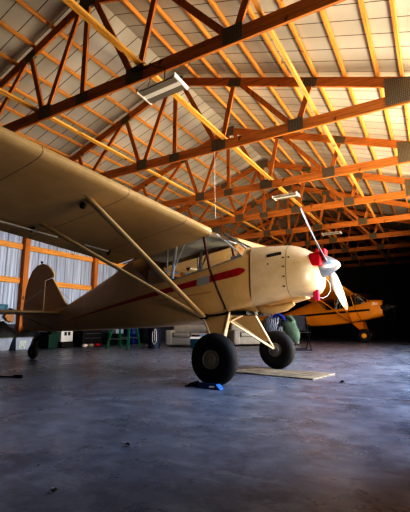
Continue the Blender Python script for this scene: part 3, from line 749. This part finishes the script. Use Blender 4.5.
# stepladder
t = thing('step_ladder', 'green stepladder with pale aluminium treads under the fuselage', 'ladder', (-7.0, 7.82, 0), R(12))
GR2 = M('green_fibreglass', (.03, .20, .11), .5); ALU = M('aluminium', (.45, .45, .46), .35, .8)
H_ = 1.0
for sx in (-1, 1):
    MB().beam((sx * .30, -.33, 0), (sx * .20, -.08, H_), .032, .06, (1, 0, 0)).build('rail', GR2, t)
    MB().beam((sx * .30, .33, 0), (sx * .20, .08, H_), .028, .05, (1, 0, 0)).build('rail', GR2, t)
for q in (.24, .5, .76): 
    f = q / H_; yy = -.33 + .25 * f; MB().box((-.285 + .10 * f, yy - .04, q), (.285 - .10 * f, yy + .05, q + .02)).build('tread', ALU, t, bevel=.003)
MB().box((-.27, .255, .25), (.27, .275, .29)).build('cross_brace', ALU, t)
MB().box((-.24, -.12, H_ - .01), (.24, .12, H_ + .025)).build('top_cap', ALU, t, bevel=.008)
# trash can
t = thing('trash_can', 'dark blue-grey trash can with white curled marking beside the stepladder', 'trash can', (-6.45, 8.38, 0))
MB().lathe([(0, 0), (.155, 0), (.16, .02), (.175, .50), (.185, .52), (0, .52)], (0, 0, 0), 'z', 28).build('can_body', M('slate_metal', (.035, .045, .08), .4, .3), t, smooth=True, angle=40)
b = MB(); pts = []
fd = math.atan2(-8.38, 6.45)
for (a, z) in ((-.10, .44), (-.14, .32), (-.12, .18), (.0, .10), (.13, .18), (.14, .30), (.12, .44), (.06, .50)):
    rr = .178 + .0; pts.append((rr * math.cos(fd + a * 2.2), rr * math.sin(fd + a * 2.2), z))
b.tube(pts, .008, 6); b.tube([(.18 * math.cos(fd + .1 * q), .18 * math.sin(fd + .1 * q), .2 + .06 * q2) for q, q2 in ((0, 0), (.5, 1), (-.3, 2), (.6, 3), (0, 4), (.5, 5))], .007, 6); b.build('curled_marking', WHITE, t)
# cooler
t = thing('cooler', 'teal cooler with white lid and small label, behind the near wheel', 'cooler', (-5.38, 8.95, 0), R(20))
MB().loft([[(-a, -c, z), (a, -c, z), (a, c, z), (-a, c, z)] for (a, c, z) in ((.22, .14, 0), (.235, .155, .24))]).build('cooler_body', M('teal_plastic', (.005, .06, .09), .4), t, bevel=.015)
MB().box((-.245, -.165, .24), (.245, .165, .30)).build('lid', WHITE, t, bevel=.015)
MB().box((-.05, -.160, .15), (.07, -.150, .19)).build('label_plate', WHITE, t)
MB().tube([(-.23, -.16, .20), (-.235, -.185, .12), (.235, -.185, .12), (.23, -.16, .20)], .008, 6).build('handle', BLACK, t)
o = rbox('small_carton', (-5.36, 8.88, .303), (-5.12, 9.06, .36), M('blue_white_card', (.30, .45, .70), .5, 0, .5, 22)); tag(o, 'flat blue and white pack lying on the cooler lid', 'pack')
o = rbox('red_tray', (-5.56, 8.82, .303), (-5.40, 8.96, .345), M('dark_box', (.10, .03, .05), .5)); tag(o, 'small dark red box on the cooler lid', 'box')
# sofas
SOFA = M('beige_upholstery', (.34, .32, .29), .85, 0, .10, 6, .3)
def sofa(x, y, rz, lab, L=1.1, g='beige sofa pieces'):
    t = thing('sofa', lab, 'sofa', (x, y, 0), rz, g)
    rbox('base', (-L / 2, -.38, .04), (L / 2, .38, .26), SOFA, t, .03)
    rbox('backrest', (-L / 2 + .02, .2, .26), (L / 2 - .02, .42, .62), SOFA, t, .06)
    for s_ in (-1, 1): rbox('armrest', (s_ * (L / 2 - .0) - .10, -.40, .03), (s_ * (L / 2) + .10, .38, .46), SOFA, t, .05)
    m = max(1, round(L / .6))
    for q in range(m):
        w_ = (L - .22) / m; x0 = -L / 2 + .11 + q * w_
        rbox('seat_cushion', (x0 + .006, -.40, .26), (x0 + w_ - .006, .19, .38), SOFA, t, .035)
sofa(-6.15, 9.75, R(25), 'beige upholstered loveseat between the trash can and the cooler', 1.2)
sofa(-4.6, 11.35, R(45), 'beige upholstered sofa visible between the two main wheels', 1.9)

# camp chair with jacket and bag
t = thing('camp_chair', 'black folding camp chair behind the far main wheel', 'chair', (-2.95, 9.6, 0), R(28))
for sx in (-1, 1):
    MB().tube([(sx * .26, -.26, 0), (sx * .26, .24, .50)], .013, 8).tube([(sx * .26, -.30, 0), (sx * .26, -.22, 0)], .013, 8).build('leg', BLACK, t)
    MB().tube([(sx * .26, .34, 0), (sx * .26, -.24, .46), ], .013, 8).build('leg', BLACK, t)
    MB().tube([(sx * .26, .05, .40), (sx * .26, .30, .86)], .013, 8).build('back_post', BLACK, t)
    MB().tube([(sx * .26, -.26, .58), (sx * .26, .16, .60)], .014, 8).build('armrest', BLACK, t)
MB().tube([(-.26, .34, .01), (.26, .34, .01)], .011, 8).tube([(-.26, -.26, .012), (.26, -.26, .012)], .011, 8).build('cross_rail', BLACK, t)
MB().box((-.25, -.24, .42), (.25, .12, .435)).build('seat', BLACK, t)
MB().prism([(-.25, .12, .46), (.25, .12, .46), (.25, .29, .84), (-.25, .29, .84)], (0, .012, 0)).build('backrest', BLACK, t)
JG = M('sage_green_cloth', (.10, .15, .11), .9, 0, .25, 9, .5)
b = MB(); rg = []
for (x, y, z, a, c) in ((-3.16, 9.30, .78, .06, .05), (-3.12, 9.24, .75, .14, .09), (-3.06, 9.20, .66, .17, .10), (-2.98, 9.14, .52, .17, .10), (-2.90, 9.10, .38, .14, .09), (-2.83, 9.08, .26, .09, .06), (-2.80, 9.08, .20, .03, .03)):
    rg.append([(x + a * math.cos(q) * (1 + .12 * math.sin(3 * q + z * 20)), y + c * math.sin(q), z + .05 * math.cos(q)) for q in [2 * math.pi * j / 16 for j in range(16)]])
b.loft(rg); b.build  # jacket body
jk = b.build('jacket', JG, smooth=True, angle=80); tag(jk, 'sage green padded jacket draped over the camp chair', 'jacket')
MB().tube([(-3.12, 9.20, .76), (-2.98, 9.14, .78), (-2.90, 9.12, .70)], [.05, .055, .045], 12).build('sleeve', JG, jk, smooth=True)
k = NB('blue_white_pattern'); wv = k.node('ShaderNodeTexWave'); wv.inputs['Scale'].default_value = 7; wv.inputs['Distortion'].default_value = 6; k.l.new(k.coords(), wv.inputs['Vector'])
k.color(k.ramp(wv.outputs['Fac'], [(.5, (.01, .013, .025)), (.68, (.35, .38, .45))])); k.rough(.8); PAT = k.m
b = MB(); rg = []
for (z, a, c) in ((.42, .16, .12), (.46, .22, .16), (.60, .24, .17), (.74, .20, .15), (.82, .12, .10), (.85, .05, .04)):
    rg.append([(-3.47 + a * math.cos(q) * (1 + .08 * math.sin(4 * q + z * 9)), 9.22 + c * math.sin(q), z) for q in [2 * math.pi * j / 16 for j in range(16)]])
bg = b.loft(rg).build('patterned_bag', PAT, smooth=True, angle=80); tag(bg, 'dark bag with white wavy pattern hanging above the far main wheel', 'bag')
MB().tube([(-3.36, 9.08, .80), (-3.25, 9.06, .86), (-3.14, 9.08, .78), (-3.10, 9.07, .70)], .04, 10).build('blue_scarf', M('royal_blue_cloth', (.01, .03, .22), .8), bg, smooth=True)
t = thing('side_stool', 'low dark stool carrying the patterned bag behind the far wheel', 'stool', (-3.47, 9.22, 0)); MB().box((-.18, -.15, .38), (.18, .15, .42)).build('seat', BLACK, t, bevel=.01)
for sx in (-1, 1):
    for sy in (-1, 1): MB().tube([(sx * .16, sy * .13, 0), (sx * .14, sy * .11, .385)], .014, 8).build('leg', BLACK, t)

# ------------------------------------------------------------------ lights and camera
w = bpy.data.worlds.new('sky'); SC.world = w; w.use_nodes = True
bg_ = w.node_tree.nodes['Background']; sky = w.node_tree.nodes.new('ShaderNodeTexSky')
sky.sky_type = 'NISHITA'; sky.sun_disc = False; sky.sun_elevation = R(52); sky.sun_rotation = R(80); sky.air_density = 1.3; sky.dust_density = .6
w.node_tree.links.new(sky.outputs[0], bg_.inputs[0]); bg_.inputs[1].default_value = .10
def light(name, typ, loc, rot=None, target=None, **kw):
    l = bpy.data.lights.new(name, typ); o = bpy.data.objects.new(name, l); COL.objects.link(o); o.location = loc
    if target is not None: o.rotation_euler = (V(target) - V(loc)).to_track_quat('-Z', 'Y').to_euler()
    for k_, v_ in kw.items(): setattr(l, k_, v_)
    return o
light('sun', 'SUN', (10, 5, 20), target=(8.5, 5.2, 10), energy=1.6, angle=R(.6), color=(1, .90, .75))
light('apron_bounce', 'AREA', (1.3, 7.2, .06), target=(-2.2, 7.6, 3.8), energy=320, color=(1.0, .83, .60), shape='RECTANGLE', size=4.0, size_y=1.4)
light('apron_bounce_far', 'AREA', (1.4, 10.2, .06), target=(-2.4, 9.0, 4.6), energy=200, color=(1.0, .83, .60), shape='RECTANGLE', size=3.5, size_y=1.6)
light('nose_fill_spot', 'SPOT', (1.5, 1.9, .55), target=(-1.45, 4.2, 1.2), energy=190, color=(1.0, .89, .74), spot_size=R(38), spot_blend=1.0, shadow_soft_size=.45)  # added spot to brighten the cowling; no fixture stands there
light('sky_door', 'AREA', (1.9, 6.4, 3.3), target=(-2.8, 6.2, 0), energy=140, color=(.62, .76, 1.0), shape='RECTANGLE', size=6, size_y=1.6, spread=R(130))

cam = bpy.data.cameras.new('camera'); co = bpy.data.objects.new('camera', cam); COL.objects.link(co); SC.camera = co
co.location = (0, 0, .60); co.rotation_euler = (R(90) + math.atan(69 / 388), 0, R(30.3))
cam.sensor_fit = 'HORIZONTAL'; cam.sensor_width = 36; cam.lens = 36 * 388 / 410; cam.clip_start = .02; cam.clip_end = 300
SC.view_settings.view_transform = 'Standard'
SC.view_settings.look = 'Very High Contrast'
SC.view_settings.exposure = .6
